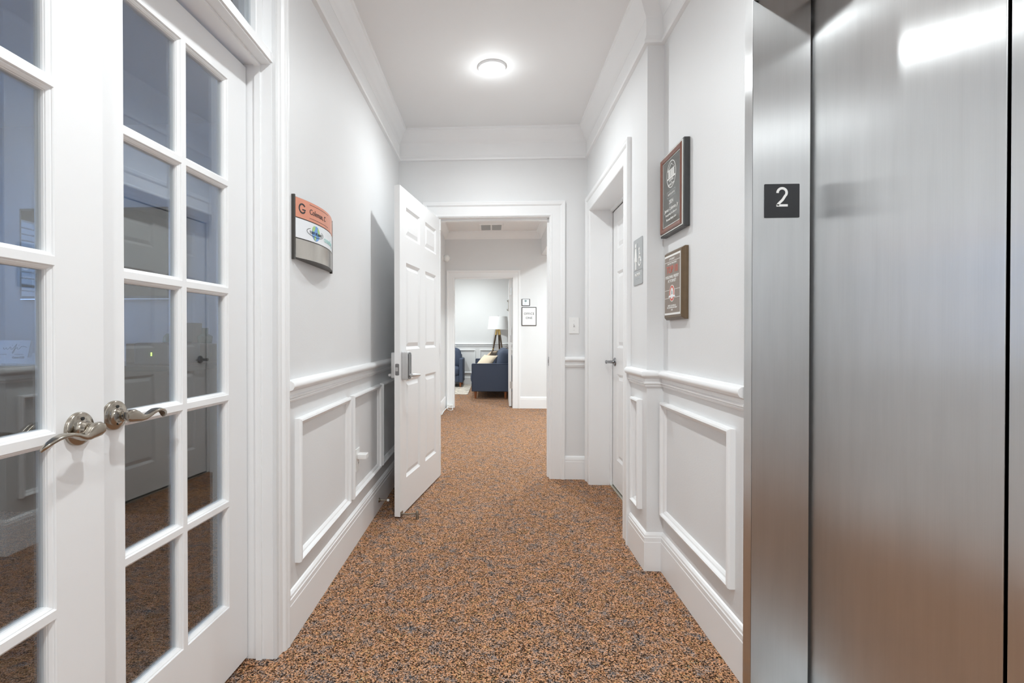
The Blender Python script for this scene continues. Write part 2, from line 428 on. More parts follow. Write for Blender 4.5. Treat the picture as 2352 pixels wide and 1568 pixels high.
# door casings: profile (offset outward from the opening, thickness)
CAS = [(0, 0), (0, .011), (.004, .014), (.012, .0145), (.018, .012), (.072, .013), (.080, .013), (.086, .018), (.092, .0215), (.104, .0225), (.112, .024), (.116, .022), (.116, 0)]
def casing(n, s0, s1, zt, mp, label, prof=CAS):
    m = MB()
    # travel so that the left-hand side points away from the opening
    m.sweep([(s0, 0), (s0, zt), (s1, zt), (s1, 0)], prof, mp)
    return m
def cas(n, m, label): return struct('trim_%d' % n, m, TRIM, label, 'door casing')
CASY = lambda y, d: (lambda a, b, h: (a, y+d*h, b))
CASX = lambda x, d: (lambda a, b, h: (x+d*h, a, b))
def jamb_box(m, axis, s0, s1, t0, t1, zt, th=.018):
    # lining of an opening; axis 'y': opening spans x, wall thickness spans y
    if axis == 'y':
        m.box(s0, s0+th, t0, t1, 0, zt).box(s1-th, s1, t0, t1, 0, zt).box(s0+th, s1-th, t0, t1, zt-th, zt)
    else:
        m.box(t0, t1, s0, s0+th, 0, zt).box(t0, t1, s1-th, s1, 0, zt).box(t0, t1, s0+th, s1-th, zt-th, zt)
# cross wall opening
m = casing(0, -.442, .452, 2.08, CASY(YB, -1), '')
m.sweep([(-.442, 0), (-.442, 2.08), (.452, 2.08), (.452, 0)], CAS, CASY(YB2, 1))
jamb_box(m, 'y', -.455, .465, YB-.006, YB2+.006, 2.093)
m.box(-.437, -.425, YB+.045, YB+.08, 0, 2.065).box(.435, .447, YB+.045, YB+.08, 0, 2.065).box(-.425, .435, YB+.045, YB+.08, 2.06, 2.075)
cas(15, m, 'white moulded casing around the open corridor doorway')
# office opening
m = casing(0, -.611, .313, 2.05, CASY(YF, -1), '')
m.sweep([(-.611, 0), (-.611, 2.05), (.313, 2.05), (.313, 0)], CAS, CASY(YF2, 1))
jamb_box(m, 'y', -.625, .327, YF-.006, YF2+.006, 2.062)
cas(16, m, 'white moulded casing around the far office doorway')
# restroom opening
m = casing(0, 2.840, 3.830, 2.085, CASX(XR, -1), '')
jamb_box(m, 'x', 2.832, 3.838, XR-.006, .945, 2.098, .014)
m.box(.885, .903, 2.846, 2.860, 0, 2.08).box(.885, .903, 3.810, 3.824, 0, 2.08).box(.885, .903, 2.860, 3.810, 2.066, 2.084)
cas(17, m, 'white moulded casing around the restroom doorway')
# french opening with transom bar
FH, TB = 2.074, 2.108
m = casing(0, F0-.003, F1+.001, 2.40, CASX(XL, 1), '', [(0, -.012), (.016, -.006), (.019, .001), (.038, .004), (.044, .012), (.050, .015), (.058, .0145), (.066, .018), (.074, .018), (.077, .015), (.077, -.012)])
jamb_box(m, 'x', F0-.016, F1+.016, XW-.004, XL-.013, 2.416, .018)
m.box(XW, XL-.016, F0, F1, FH, TB)
m.box(XL-.020, XL-.010, F0, F1, TB-.028, TB+.002)
m.box(-.826, -.806, F1-.010, F1, 0, FH).box(-.826, -.806, F0, F0+.010, 0, FH).box(-.826, -.806, F0+.010, F1-.010, FH-.008, FH)
cas(18, m, 'white casing and transom bar around the french doors')

# transom window over the french doors
t = empty('window_2', (-.82, (F0+F1)/2, TB), 'glazed transom above the french doors', 'window', None, 'structure')
m = MB()
m.box(-.845, -.800, F0, F1, TB, TB+.035).box(-.845, -.800, F0, F1, 2.365, 2.40)
m.box(-.845, -.800, F0, F0+.045, TB+.035, 2.365).box(-.845, -.800, F1-.045, F1, TB+.035, 2.365).box(-.845, -.800, 1.085, 1.108, TB+.035, 2.365)
build('window_frame', m, TRIM, t, bevel=.004)
for a, b in ((F0+.045, 1.085), (1.108, F1-.045)): build('pane', MB().box(-.826, -.820, a-.004, b+.004, TB+.031, 2.369), GLASS, t)

# ------------------------------------------------------------------ french doors
def lever_handle(parent, M, sgn, zc, uc):
    """rose + lever on local frame M (x along leaf, y up, z out); lever runs towards sgn*x"""
    rose = build('handle_rose', MB(M @ Matrix.Translation((uc, zc, 0))).lathe([(.0345, 0), (.0345, .006), (.0325, .0085), (.024, .0095), (.0175, .012), (.0145, .018), (.0140, .026), (.0125, .027)], 32), NICKEL, parent, smooth=50)
    h = MB(M @ Matrix.Translation((uc, zc, 0))); h.disc(0, .021, .0035, .0035, .0085, .0125, 14).disc(0, -.021, .0018, .0018, .0085, .0122, 10)
    build('emergency_hole', h, DARKSLOT, rose)
    lv = MB(M @ Matrix.Translation((uc, zc, 0)))
    lv.lathe([(.0100, .022), (.0100, .042)], 18, caps=True)
    # wave lever
    path = [(-.014, 0, .060), (-.012, 0, .060), (-.004, -.000, .060), (.008, -.001, .0605), (.018, -.004, .061), (.028, -.0075, .062), (.038, -.008, .063), (.048, -.005, .064), (.058, -.001, .064), (.070, .002, .0635), (.082, .002, .062), (.094, -.001, .060), (.104, -.006, .057), (.111, -.012, .053), (.114, -.017, .050)]
    rad = [(.002, .003), (.008, .0095), (.009, .0145), (.009, .015), (.0088, .0125), (.0085, .0092), (.009, .0066), (.010, .0052), (.0112, .0045), (.0118, .0042), (.0115, .004), (.0105, .0038), (.009, .0038), (.0075, .0038), (.003, .002)]
    path = [(sgn*x*1.06, y*1.2, z-.0165) for x, y, z in path]
    # across = out-of-door axis, along up = vertical
    lv.tube(path, rad, 24, up=(0, 1, 0), sq=.6)
    build('handle_lever', lv, NICKEL, parent, smooth=42)

def french_leaf(name, M, w, cols, label, hinge_s, lever):
    """M: local frame x along leaf from free edge.. , y up, z toward corridor; thickness .042 behind z=0"""
    root = empty(name, M @ Vector((w/2, .012, -.021)), label, 'door', None, 'structure')
    z0, z1 = .012, 2.062
    rows = []
    b = .240
    for i in range(5):
        rows.append((b, b+.332)); b += .349
    rows[-1] = (rows[-1][0], 1.968)
    xs = sorted({0, w, *[c for p in cols for c in p]}); zs = sorted({z0, z1, *[c for p in rows for c in p]})
    T = .042
    m = MB(M)
    def rect(a, b, c, d, i, dep): return [(a+i, c+i, -dep), (b-i, c+i, -dep), (b-i, d-i, -dep), (a+i, d-i, -dep)]
    prof = [(0, 0), (.0018, .0022), (.0024, .0045), (.0044, .0050), (.0085, .0095), (.0090, .0125), (.0100, .0130), (.0100, T-.0130), (.0085, T-.0095), (.0024, T-.0045), (0, T)]
    for i in range(len(xs)-1):
        for j in range(len(zs)-1):
            a, b2, c, d = xs[i], xs[i+1], zs[j], zs[j+1]
            if (a, b2) in cols and (c, d) in rows:
                m.loops([rect(a, b2, c, d, q, dep) for q, dep in prof])
            else:
                m.f([m.v(p) for p in rect(a, b2, c, d, 0, 0)]); m.f([m.v(p) for p in rect(a, b2, c, d, 0, T)])
    # outer edges
    for i in range(len(xs)-1):
        for z in (z0, z1): m.f([m.v((xs[i], z, 0)), m.v((xs[i+1], z, 0)), m.v((xs[i+1], z, -T)), m.v((xs[i], z, -T))])
    for j in range(len(zs)-1):
        for x in (0, w): m.f([m.v((x, zs[j], 0)), m.v((x, zs[j+1], 0)), m.v((x, zs[j+1], -T)), m.v((x, zs[j], -T))])
    build('door_frame', m, DOORW, root)
    for a, b2 in cols:
        for c, d in rows:
            build('pane', MB(M).box(a+.0085, b2-.0085, c+.0085, d-.0085, -.0235, -.0185), GLASS, root)
    lever_handle(root, M, lever[0], lever[2], lever[1])
    for z in (.22, 1.03, 1.84):
        hb = MB(M); hb.tube([(hinge_s, z-.045, -.046), (hinge_s, z+.045, -.046)], .005, 10, up=(1, 0, 0))
        build('hinge', hb, DOORW, root, smooth=50)
    return root
# right leaf: hinge at y=1.705, swung 3.65 deg into the room. local x runs from the hinge toward the viewer
an = math.radians(3.65)
dirR = Vector((-math.sin(an), -math.cos(an), 0)); nR = Vector((math.cos(an), -math.sin(an), 0))
# keep a right-handed frame (x, up, out): x must run along +y side, so start at the free edge
WR = .605
oR = Vector((-.856, 1.702, 0)) + dirR*(WR+.006)
MR = frame(oR, -dirR, nR)
colsR = [(round(WR-.533, 4), round(WR-.3255, 4)), (round(WR-.3085, 4), round(WR-.105, 4))]
french_leaf('door_1', MR, WR, colsR, 'right leaf of the white french doors, hinged beside the tenant sign', WR+.001, (1, WR-.566, .944))
# left leaf, closed: plane x=-.862, from y=.487 to 1.052
ML = frame((-.862, .490, 0), (0, 1, 0), (1, 0, 0))
WL = .575
cL = 1.064-.942
colsL = [(.105, round(.942-.489-.22, 4)), (round(.942-.489-.203, 4), round(.942-.489, 4))]
french_leaf('door_2', ML, WL, colsL, 'left leaf of the white french doors, nearest the viewer', -.001, (-1, .994-.489, .938))

# ------------------------------------------------------------------ six panel doors
def six_panel(M, w, h, T=.036, z0=.012, cols=None, rows=None):
    m = MB(M)
    cols = cols or [(.118*w/.937, .415*w/.937), (.54*w/.937, .828*w/.937)]
    rows = rows or [(.225, .855), (1.045, 1.60), (1.765, 1.955)]
    xs = sorted({0, w, *[c for p in cols for c in p]}); zs = sorted({z0, h, *[c for p in rows for c in p]})
    def rect(a, b, c, d, i, z): return [(a+i, c+i, z), (b-i, c+i, z), (b-i, d-i, z), (a+i, d-i, z)]
    for zf, sg in ((0, -1), (-T, 1)):
        for i in range(len(xs)-1):
            for j in range(len(zs)-1):
                a, b, c, d = xs[i], xs[i+1], zs[j], zs[j+1]
                if (a, b) in cols and (c, d) in rows:
                    m.loops([rect(a, b, c, d, q, zf+sg*e) for q, e in ((0, 0), (.002, .0015), (.017, .012), (.020, .012), (.044, .003), (.046, .003))], True, False, True)
                else: m.f([m.v(p) for p in rect(a, b, c, d, 0, zf)])
    for i in range(len(xs)-1):
        for z in (z0, h): m.f([m.v((xs[i], z, 0)), m.v((xs[i+1], z, 0)), m.v((xs[i+1], z, -T)), m.v((xs[i], z, -T))])
    for j in range(len(zs)-1):
        for x in (0, w): m.f([m.v((x, zs[j], 0)), m.v((x, zs[j+1], 0)), m.v((x, zs[j+1], -T)), m.v((x, zs[j], -T))])
    return m

# open corridor door
FB = Vector((-.573, 3.053, 0)); HB = Vector((-.424, 3.968, 0))
uD = (HB-FB); wD = uD.length; uD.normalize(); nD = Vector((uD.y, -uD.x, 0))
MD = frame(FB, uD, nD)
d3 = empty('door_3', (FB+HB)/2 + Vector((0, 0, .012)), 'white six panel corridor door standing open against left wall', 'door', None, 'structure')
build('door_slab', six_panel(MD, wD, 2.063), DOORW, d3, bevel=0)
def rrect(x0, x1, y0, y1, r, n=5):
    P = []
    for cx, cy, a in ((x1-r, y1-r, 0), (x0+r, y1-r, PI/2), (x0+r, y0+r, PI), (x1-r, y0+r, 3*PI/2)):
        P += [(cx+r*math.cos(a+PI/2*i/n), cy+r*math.sin(a+PI/2*i/n)) for i in range(n+1)]
    return P
lock = build('smart_lock', MB(MD).prism(rrect(.028, .092, .856, 1.034, .012), 0, .042), SATIN, d3, bevel=.004)
build('lock_keypad', MB(MD).prism(rrect(.034, .086, .862, 1.028, .020), .0415, .046), LOCKDARK, lock)
build('lock_rear_housing', MB(MD).prism(rrect(.028, .092, .865, 1.030, .012), -.036-.034, -.036), SATIN, d3, bevel=.004)
lv = MB(MD); lv.lathe([(.011, .045), (.011, .060)], 16, o=(.060, .885, 0))
lv.tube([(.050, .885, .062), (.062, .885, .063), (.100, .884, .067), (.140, .882, .069), (.182, .880, .072), (.190, .879, .072)], [(.004, .006), (.009, .011), (.009, .0105), (.0075, .008), (.006, .006), (.003, .003)], 14, up=(0, 1, 0))
build('lock_lever', lv, SATIN, d3, smooth=50)
lv = MB(MD); lv.lathe([(.011, -.068), (.011, -.088)], 16, o=(.060, .885, 0))
lv.tube([(.050, .885, -.090), (.090, .884, -.092), (.150, .880, -.090)], [(.006, .008), (.009, .010), (.005, .006)], 14, up=(0, 1, 0))
build('rear_lever', lv, SATIN, d3, smooth=50)
# latch plate on the free edge
lp = MB(frame(FB+nD*-.018, nD, -uD)); lp.prism(rrect(-.0125, .0125, .888, .960, .006), 0, .0018)
fp = build('latch_faceplate', lp, CHROME, d3)
lb = MB(frame(FB+nD*-.018, nD, -uD)); lb.prism([(-.008, .914), (.008, .914), (.008, .938), (-.008, .938)], .001, .008)
build('latch_bolt', lb, SATIN, fp)
for z in (.22, 1.03, 2.02):
    hb = MB(MD); hb.tube([(wD+.003, z-.045, .002), (wD+.003, z+.045, .002)], .0065, 10, up=(1, 0, 0))
    build('hinge', hb, DOORW, d3, smooth=50)
# kick down holder at the foot
ho = MB(MD); ho.box(.006, .040, .014, .040, 0, .005)
ho.tube([(.018, .026, .004), (.020, .027, .050), (.024, .034, .098)], [(.008, .005), (.0075, .005), (.006, .005)], 10, up=(0, 1, 0))
hold = build('door_holder', ho, BRONZE, d3, smooth=40)
tp = MB(MD); tp.tube([(.024, .050, .103), (.024, .044, .103), (.024, .012, .104), (.024, .001, .104)], [.006, .0095, .010, .012], 12, up=(1, 0, 0))
build('rubber_tip', tp, BRONZE, hold, smooth=50)

# restroom door, closed
MW = frame((.905, 3.806, 0), (0, -1, 0), (-1, 0, 0))
d4 = empty('door_4', (.923, 3.335, .014), 'white six panel restroom door, closed in right wall', 'door', None, 'structure')
build('door_slab', six_panel(MW, .940, 2.060, cols=[(.118, .415), (.530, .824)], z0=.016), DOORW, d4)
rw = MB(MW @ Matrix.Translation((.066, .940, 0))); rw.lathe([(.032, 0), (.032, .004), (.028, .009), (.014, .012), (.011, .02), (.011, .036)], 24)
rs = build('handle_rose', rw, CHROME, d4, smooth=50)
lw = MB(MW @ Matrix.Translation((.066, .940, 0))); lw.lathe([(.0105, .030), (.0105, .058), (.013, .060), (.013, .068), (.010, .071)], 18)
lw.tube([(-.010, 0, .060), (.010, 0, .062), (.040, .002, .064), (.075, .004, .062), (.105, .002, .056), (.112, .0, .054)], [(.004, .006), (.008, .011), (.007, .009), (.006, .008), (.005, .007), (.003, .003)], 14, up=(0, 1, 0))
build('handle_lever', lw, CHROME, d4, smooth=50)
for z in (.22, 1.03, 1.84):
    hb = MB(MW); hb.tube([(.944, z-.045, -.042), (.944, z+.045, -.042)], .006, 10, up=(1, 0, 0)); build('hinge', hb, DOORW, d4, smooth=50)
struct('trim_19', MB().box(.885, .950, 2.848, 3.822, 0, .008), plain('threshold_metal', (.7, .68, .6), .3, 1, noise=.05), 'thin metal threshold strip under the restroom door', 'threshold')

# office door, swung into the office
MO = frame((.2735, 8.885, 0), (-.0167, -.99986, 0), (-.99986, .0167, 0))
d5 = empty('door_5', (.30, 8.40, .012), 'white office door standing open beyond far doorway, edge on', 'door', None, 'structure')
build('door_slab', six_panel(MO, .90, 2.04, T=.04), DOORW, d5)
for z in (.352, 1.089, 1.845):
    hb = MB(MO); hb.box(.900, .9025, z-.055, z+.055, -.054, -.014); hb.tube([(.905, z-.055, -.048), (.905, z+.055, -.048)], .006, 10, up=(1, 0, 0))
    build('hinge', hb, SATIN, d5, smooth=50)
lw = MB(MO @ Matrix.Translation((.065, .93, 0))); lw.lathe([(.031, 0), (.031, .005), (.013, .012), (.011, .045)], 20)
lw.tube([(-.010, 0, .052), (.020, 0, .054), (.06, -.002, .054), (.105, -.004, .050)], [(.006, .010), (.008, .010), (.006, .008), (.004, .005)], 12, up=(0, 1, 0))
build('door_lever', lw, CHROME, d5, smooth=50)
hk = MB(MO @ Matrix.Translation((.28, 1.62, 0))); hk.box(-.012, .012, -.06, .14, 0, .007)
hk.tube([(0, .10, .004), (0, .11, .014), (0, .13, .018)], .006, 8, up=(1, 0, 0)); hk.tube([(0, -.04, .004), (0, -.05, .018), (0, -.02, .024)], .006, 8, up=(1, 0, 0))
build('coat_hook', hk, BRONZE, d5, smooth=50)

# strike plate on the cross wall jamb
m = MB(frame((.447, 4.025, .93), (0, -1, 0), (-1, 0, 0))); m.prism(rrect(-.016, .016, -.036, .036, .006), 0, .0022)
sk = tag(build('strike_plate', m, CHROME), 'small dark metal strike plate on the right jamb of the open corridor doorway', 'strike plate')
m = MB(frame((.447, 4.025, .93), (0, -1, 0), (-1, 0, 0))); m.box(-.008, .008, -.014, .014, .0015, .003)
build('latch_hole', m, DARKSLOT, sk)

# ------------------------------------------------------------------ elevator
XD = .981
el = empty('elevator', (.95, 1.0, 0), 'brushed stainless steel elevator entrance with closed doors on the right', 'elevator')
JY = 1.582
m = MB(); m.box(.800, .8225, JY, JY+.050, 0, 2.214).box(.800, .8225, .370, .420, 0, 2.214)
jm = MB(); jm.box(.8005, .972, JY-.0005, JY+.012, 0, 2.164)
jf = MB(); jf.box(.8005, .972, .408, .4205, 0, 2.164)
build('frame_lip', MB().box(.800, .8235, JY, JY+.050, 0, 2.214), STEEL_Y, el, bevel=.0025)
build('frame_lip', MB().box(.800, .8235, .370, .420, 0, 2.214), STEEL_Y, el, bevel=.0025)
build('header_lip', MB().box(.800, .8235, .4205, JY-.0005, 2.164, 2.214), STEEL_Y, el, bevel=.0025)
build('jamb', jm, STEEL_X, el); build('jamb', jf, STEEL_X, el)
build('head_soffit', MB().box(.8005, .972, .4205, JY-.001, 2.164, 2.178), STEEL_Y, el)
build('door_panel', MB().box(XD, XD+.03, 1.0045, JY+.050, .006, 2.20), STEEL_Y, el, bevel=.002)
build('door_panel', MB().box(XD, XD+.03, .368, .9965, .006, 2.20), STEEL_Y, el, bevel=.002)
build('door_gap_seal', MB().box(XD+.010, XD+.028, .997, 1.004, .006, 2.20), DARKSLOT, el)
build('sill', MB().box(.815, XD+.03, .42, JY, 0, .004), SATIN, el)
build('shaft_lining', MB().box(XD+.045, XD+.06, .368, JY+.050, 0, 2.215), DARKSLOT, el)

PM_ = frame((.835, JY-.0005, 1.4945), (1, 0, 0), (0, -1, 0))
pl = tag(build('floor_number_plate', MB(PM_).prism(rrect(0, .105, 0, .1035, .0025), 0, .002), PLATEBLK), 'square black plate with white numeral 2 on elevator jamb', 'sign')
g = MB(PM_); nx, ny = .0525, .0640
A2 = [(nx+.0135*math.cos(a), ny+.0125+.0135*math.sin(a)) for a in [PI*1.02-PI*1.28*i/18 for i in range(19)]]
g.stroke(A2+[(nx+.002, ny-.009), (nx-.0115, ny-.0225), (nx-.0128, ny-.0268)], .0075, .002, .0026); g.box(nx-.0168, nx+.0172, ny-.0300, ny-.0230, .002, .0026)
build('numeral', g, INKW, pl)
bd = MB(PM_)
for dx, dy in ((-.004, .004), (-.004, 0), (.004, .0), (-.012, 0)): bd.disc(.0525+dx*1.0, .014+dy, .0011, .0011, .002, .0026, 8)
build('braille_dots', bd, PLATEBLK, pl)

# ------------------------------------------------------------------ ceiling lights
def can_light(x, y, label, watts, col=(.935, .985, 1)):
    t = empty('recessed_light', (x, y, CEIL-.012), label, 'ceiling light', 'recessed ceiling lights')
    rg = MB(); rg.lathe([(.050, -.001), (.082, -.001), (.085, .004), (.085, .012), (.050, .012)], 40, o=(x, y, CEIL-.012), caps=False)
    rg2 = [(.050, .012), (.050, -.001)]
    rg.lathe(rg2, 40, o=(x, y, CEIL-.012), caps=False)
    build('trim_ring', rg, TRIM, t, smooth=40)
    bl = MB(); bl.lathe([(.0, -.012), (.022, -.011), (.040, -.007), (.0485, -.001), (.050, .006), (.050, .010)], 32, o=(x, y, CEIL-.012), caps=True)
    build('bulb', bl, BULB, t, smooth=60)
    ld = bpy.data.lights.new('lamp', 'SPOT'); ld.energy = watts; ld.shadow_soft_size = .034; ld.color = (.935, .985, 1)
    ld.color = col; ld.spot_size = math.radians(173); ld.spot_blend = 1
    lo = bpy.data.objects.new('lamp_source', ld); C.objects.link(lo); lo.location = (x, y, CEIL-.062)
    ld = bpy.data.lights.new('lamp_glow', 'POINT'); ld.energy = watts*.022; ld.shadow_soft_size = .03; ld.color = (.935, .985, 1)
    lo = bpy.data.objects.new('lamp_glow', ld); C.objects.link(lo); lo.location = (x, y, CEIL-.105)
can_light(-.006, 3.05, 'round white recessed light glowing in the corridor ceiling', 39)
can_light(.0, 1.02, 'recessed corridor ceiling light above the french doors', 55)
can_light(.0, -.95, 'recessed corridor ceiling light behind the viewer', 74)

def lamp(x, y, z, watts, r=.06, col=(1, .985, .965)):
    ld = bpy.data.lights.new('lamp', 'POINT'); ld.energy = watts; ld.shadow_soft_size = r; ld.color = col
    lo = bpy.data.objects.new('lamp_source', ld); C.objects.link(lo); lo.location = (x, y, z)
can_light(.0, -2.6, 'added unseen fill light in the corridor ceiling far behind the viewer', 62)  # invented fixture out of view, adds fill from behind the camera
can_light(-.02, 5.35, 'added unseen fill light in the second hall ceiling beyond the open door', 105, (.86, .97, 1))  # added fixture hidden behind the door head, lifts the dim second hall
can_light(1.60, 6.40, 'recessed ceiling light in the space right of second hall', 185, (.88, .975, 1))
can_light(-.45, 10.5, 'recessed ceiling light in the office', 85, (.90, .98, 1))
can_light(-1.5, 9.3, 'added unseen ceiling light brightening the rug side of the office', 115, (.90, .98, 1))  # unseen extra office light, added for brightness, kept clear of the floor lamp

# reception daylight through the window
ad = bpy.data.lights.new('sky_portal', 'AREA'); ad.energy = 2; ad.shape = 'RECTANGLE'; ad.size = 1.5; ad.size_y = 1.5; ad.color = (.80, .88, 1)
ao = bpy.data.objects.new('daylight', ad); C.objects.link(ao); ao.location = (-5.3, 2.2, 2.0); ao.rotation_euler = (0, math.radians(-80), 0)

# ------------------------------------------------------------------ tenant sign (bowed) on left wall
SW, SH = .441, .240
MS = frame((XL, 1.843, 1.4225), (0, 1, 0), (1, 0, 0))
def bow(p):
    q = (p.x-SW/2)/(SW/2)
    return Vector((p.x, p.y, p.z + .006 + .042*(1-q*q)))
ts = empty('tenant_sign', (XL+.01, 1.843+SW/2, 1.4225), 'bowed tenant directory sign with salmon, white and metal bands on left wall', 'sign')
def bent(name, mat, x0, x1, y0, y1, z0, z1, parent, n=24):
    m = MB()
    for i in range(n):
        a = x0+(x1-x0)*i/n; b = x0+(x1-x0)*(i+1)/n
        P = [(a, y0), (b, y0), (b, y1), (a, y1)]
        lo_ = [bow(Vector((x, y, z0))) for x, y in P]; hi_ = [bow(Vector((x, y, z1))) for x, y in P]
        L = [m.v(p) for p in lo_]; Hh = [m.v(p) for p in hi_]
        m.f(L[::-1]); m.f(Hh); m.f([L[0], L[1], Hh[1], Hh[0]]); m.f([L[2], L[3], Hh[3], Hh[2]])
        if i == 0: m.f([L[0], Hh[0], Hh[3], L[3]])
        if i == n-1: m.f([L[1], L[2], Hh[2], Hh[1]])
    for v in m.bm.verts: v.co = MS @ v.co
    return build(name, m, mat, parent, smooth=20)
# solid back body
m = MB(); n = 24
A = [(SW*i/n) for i in range(n+1)]
poly = [(0, 0)] + [(x, .006+.042*(1-((x-SW/2)/(SW/2))**2)) for x in A] + [(SW, 0)]
R0 = [(x, .004, z) for x, z in poly]; R1 = [(x, SH-.004, z) for x, z in poly]
m.loops([R0, R1], True, True, True)
for v in m.bm.verts: v.co = MS @ v.co
build('sign_body', m, SFRAME, ts, smooth=20)
b1 = bent('salmon_band', SORANGE, .009, SW-.006, .161, .235, 0, .002, ts)
b2 = bent('white_band', SWHITE, .009, SW-.006, .083, .157, 0, .002, ts)
b3 = bent('metal_band', SSTEEL, .009, SW-.006, .006, .079, 0, .002, ts)
build('edge_trim', MB(MS).box(-.004, .005, -.002, SH+.002, 0, .012), SFRAME, ts)
build('edge_trim', MB(MS).box(SW-.005, SW+.002, -.002, SH+.002, 0, .011), SFRAME, ts)
text('lettering', 'Coleman, C', .030, INKB, MS, .088, .197, .0022, b1, 'LEFT', warp=bow, sx=.98)
def bshape(name, mb, mat, parent):
    for v in mb.bm.verts: v.co = MS @ bow(v.co)
    return build(name, mb, mat, parent)
g = MB(); g.ring(.044, .198, .020, .020, .006, .0022, .0028, 30, .6, 2*PI-.5); g.box(.044, .063, .192, .197, .0022, .0028)
bshape('emblem', g, INKB, b1)
for y in (.224, .171):
    g = MB()
    for i in range(12): g.box(.088+.015*i, .103+.015*i, y, y+.0012, .0022, .0026)
    bshape('rule_line', g, INKB, b1)
g = MB(); g.prism([(.315, .162), (.340, .162), (.350, .234), (.335, .234)], .0021, .0024); g.ring(.400, .150, .060, .075, .008, .0021, .0024, 16, PI/2, PI); g.prism([(.40, .162), (.408, .162), (.408, .234), (.40, .234)], .0021, .0024)
bshape('pale_arches', g, SLIGHTO, b1)
gl = MB(); gl.disc(.135, .119, .031, .030, .0022, .0026, 28); glo = bshape('globe', gl, SBLUE, b2)
gg = MB(); gg.prism([(.108, .138), (.118, .147), (.130, .147), (.128, .135), (.118, .124), (.106, .124)], .0026, .003); gg.prism([(.150, .146), (.164, .132), (.168, .116), (.158, .112), (.150, .122), (.146, .134)], .0026, .003); gg.prism([(.124, .110), (.136, .106), (.132, .092), (.126, .089), (.120, .098)], .0026, .003)
bshape('continents', gg, SGREEN, glo)
rgm = MB(); rgm.ring(.135, .120, .066, .017, .0016, .003, .0034, 40, PI*.72, PI*2.25); bshape('orbit_ring', rgm, INKB, b2)
text('lettering', 'TINY PLANET', .0150, INKB, MS, .138, .117, .0032, b2, warp=bow, spacing=1.15)
text('lettering', 'counseling', .034, STEAL, MS, .212, .112, .0022, b2, 'LEFT', warp=bow, sx=.9)

# ------------------------------------------------------------------ restroom sign
MRS = frame((XR, 2.664, 1.393), (0, -1, 0), (-1, 0, 0)); RWd, RHt = .153, .236
rs = tag(build('restroom_sign', MB(MRS).prism(rrect(0, RWd, 0, RHt, .006), 0, .004), SGRAY, bevel=.001), 'grey women restroom sign with white pictograms beside the restroom door', 'sign')
g = MB(MRS); zz = (.004, .0055)
g.disc(.043, .203, .0095, .0115, *zz, 20)
g.prism([(.035, .188), (.051, .188), (.060, .150), (.064, .118), (.022, .118), (.026, .150)], *zz)
g.prism([(.024, .145), (.020, .136), (.017, .128), (.027, .120)], *zz)
g.box(.034, .0415, .080, .119, *zz).box(.0445, .052, .080, .119, *zz)
build('woman_pictogram', g, INKW, rs)
g = MB(MRS)
g.disc(.102, .178, .007, .0085, *zz, 18)
g.stroke([(.102, .168), (.103, .150), (.104, .136), (.120, .135), (.126, .118), (.136, .117)], .009, *zz); g.stroke([(.103, .152), (.122, .152)], .006, *zz)
g.ring(.110, .117, .0255, .0255, .007, *zz, 26, PI*.62, PI*1.88)
build('wheelchair_pictogram', g, INKW, rs)
g = MB(MRS); g.box(.004, .149, .0735, .0748, .004, .0046); g.box(.0745, .0756, .082, .212, .004, .0046)
build('divider_lines', g, plain('sign_line_grey', (.22, .23, .24), .5, noise=.05), rs)
text('lettering', 'WOMEN', .0235, INKW, MRS, .0765, .050, .004, rs, ext=.0007)
g = MB(MRS)
for i in range(5):
    for dx, dy in ((0, 0), (.004, 0), (0, -.004), (.004, -.008))[:2+(i*7) % 3]: g.disc(.046+.0135*i+dx, .032+dy, .0013, .0013, .004, .0046, 8)
build('braille_dots', g, SGRAY, rs)

# ------------------------------------------------------------------ plaques on near right wall
def star(cx, cy, r):
    return [(cx+(r if i % 2 == 0 else r*.42)*math.sin(PI*i/5), cy+(r if i % 2 == 0 else r*.42)*math.cos(PI*i/5)) for i in range(10)]
P1 = frame((XN, 2.412, 1.592), (0, -1, 0), (-1, 0, 0)); W1, H1 = .287, .372
p1 = empty('wall_plaque', (XN-.01, 2.27, 1.592), 'larger dark award plaque with mahogany edge and round columns logo, upper of two', 'plaque', 'award plaques on the right wall')
back = MB(P1); back.prism([(0, 0), (W1, 0), (W1, H1), (0, H1)], 0, .026)
build('backing_board', back, PLBLACK, p1, bevel=.003)
rect4 = lambda a, b, c, d: [(a, c), (b, c), (b, d), (a, d)]
lip = MB(P1); lip.sweep(rect4(.007, W1-.007, .007, H1-.007), [(0, .0255), (0, .030), (.003, .031), (.006, .030), (.006, .0255)], lambda a, b, h: (a, b, h), True)
build('silver_rim', lip, PLSILV, p1)
mh = MB(P1); mh.sweep(rect4(.0135, W1-.0135, .0135, H1-.0135), [(0, .0255), (0, .032), (.006, .035), (.020, .031), (.022, .0255)], lambda a, b, h: (a, b, h), True)
build('mahogany_frame', mh, MAHOG, p1)
li = MB(P1); li.sweep(rect4(.036, W1-.036, .036, H1-.036), [(0, .0255), (0, .029), (.0035, .029), (.0035, .0255)], lambda a, b, h: (a, b, h), True)
build('inner_line', li, PLSILV, p1)
pp = build('engraved_plate', MB(P1).box(.0395, W1-.0395, .0395, H1-.0395, .0255, .0275), PLGLASS, p1)
cx = W1/2; Z0 = .0275; Z1 = .0281
g = MB(P1); g.ring(cx, .262, .056, .060, .003, Z0, Z1, 44)
g.stroke([(cx-.044, .283), (cx, .309), (cx+.044, .283), (cx-.044, .283)], .004, Z0, Z1)
for i in range(6): g.box(cx-.036+.0128*i, cx-.036+.0128*i+.008, .251, .280, Z0, Z1)
g.box(cx-.048, cx+.048, .244, .250, Z0, Z1)
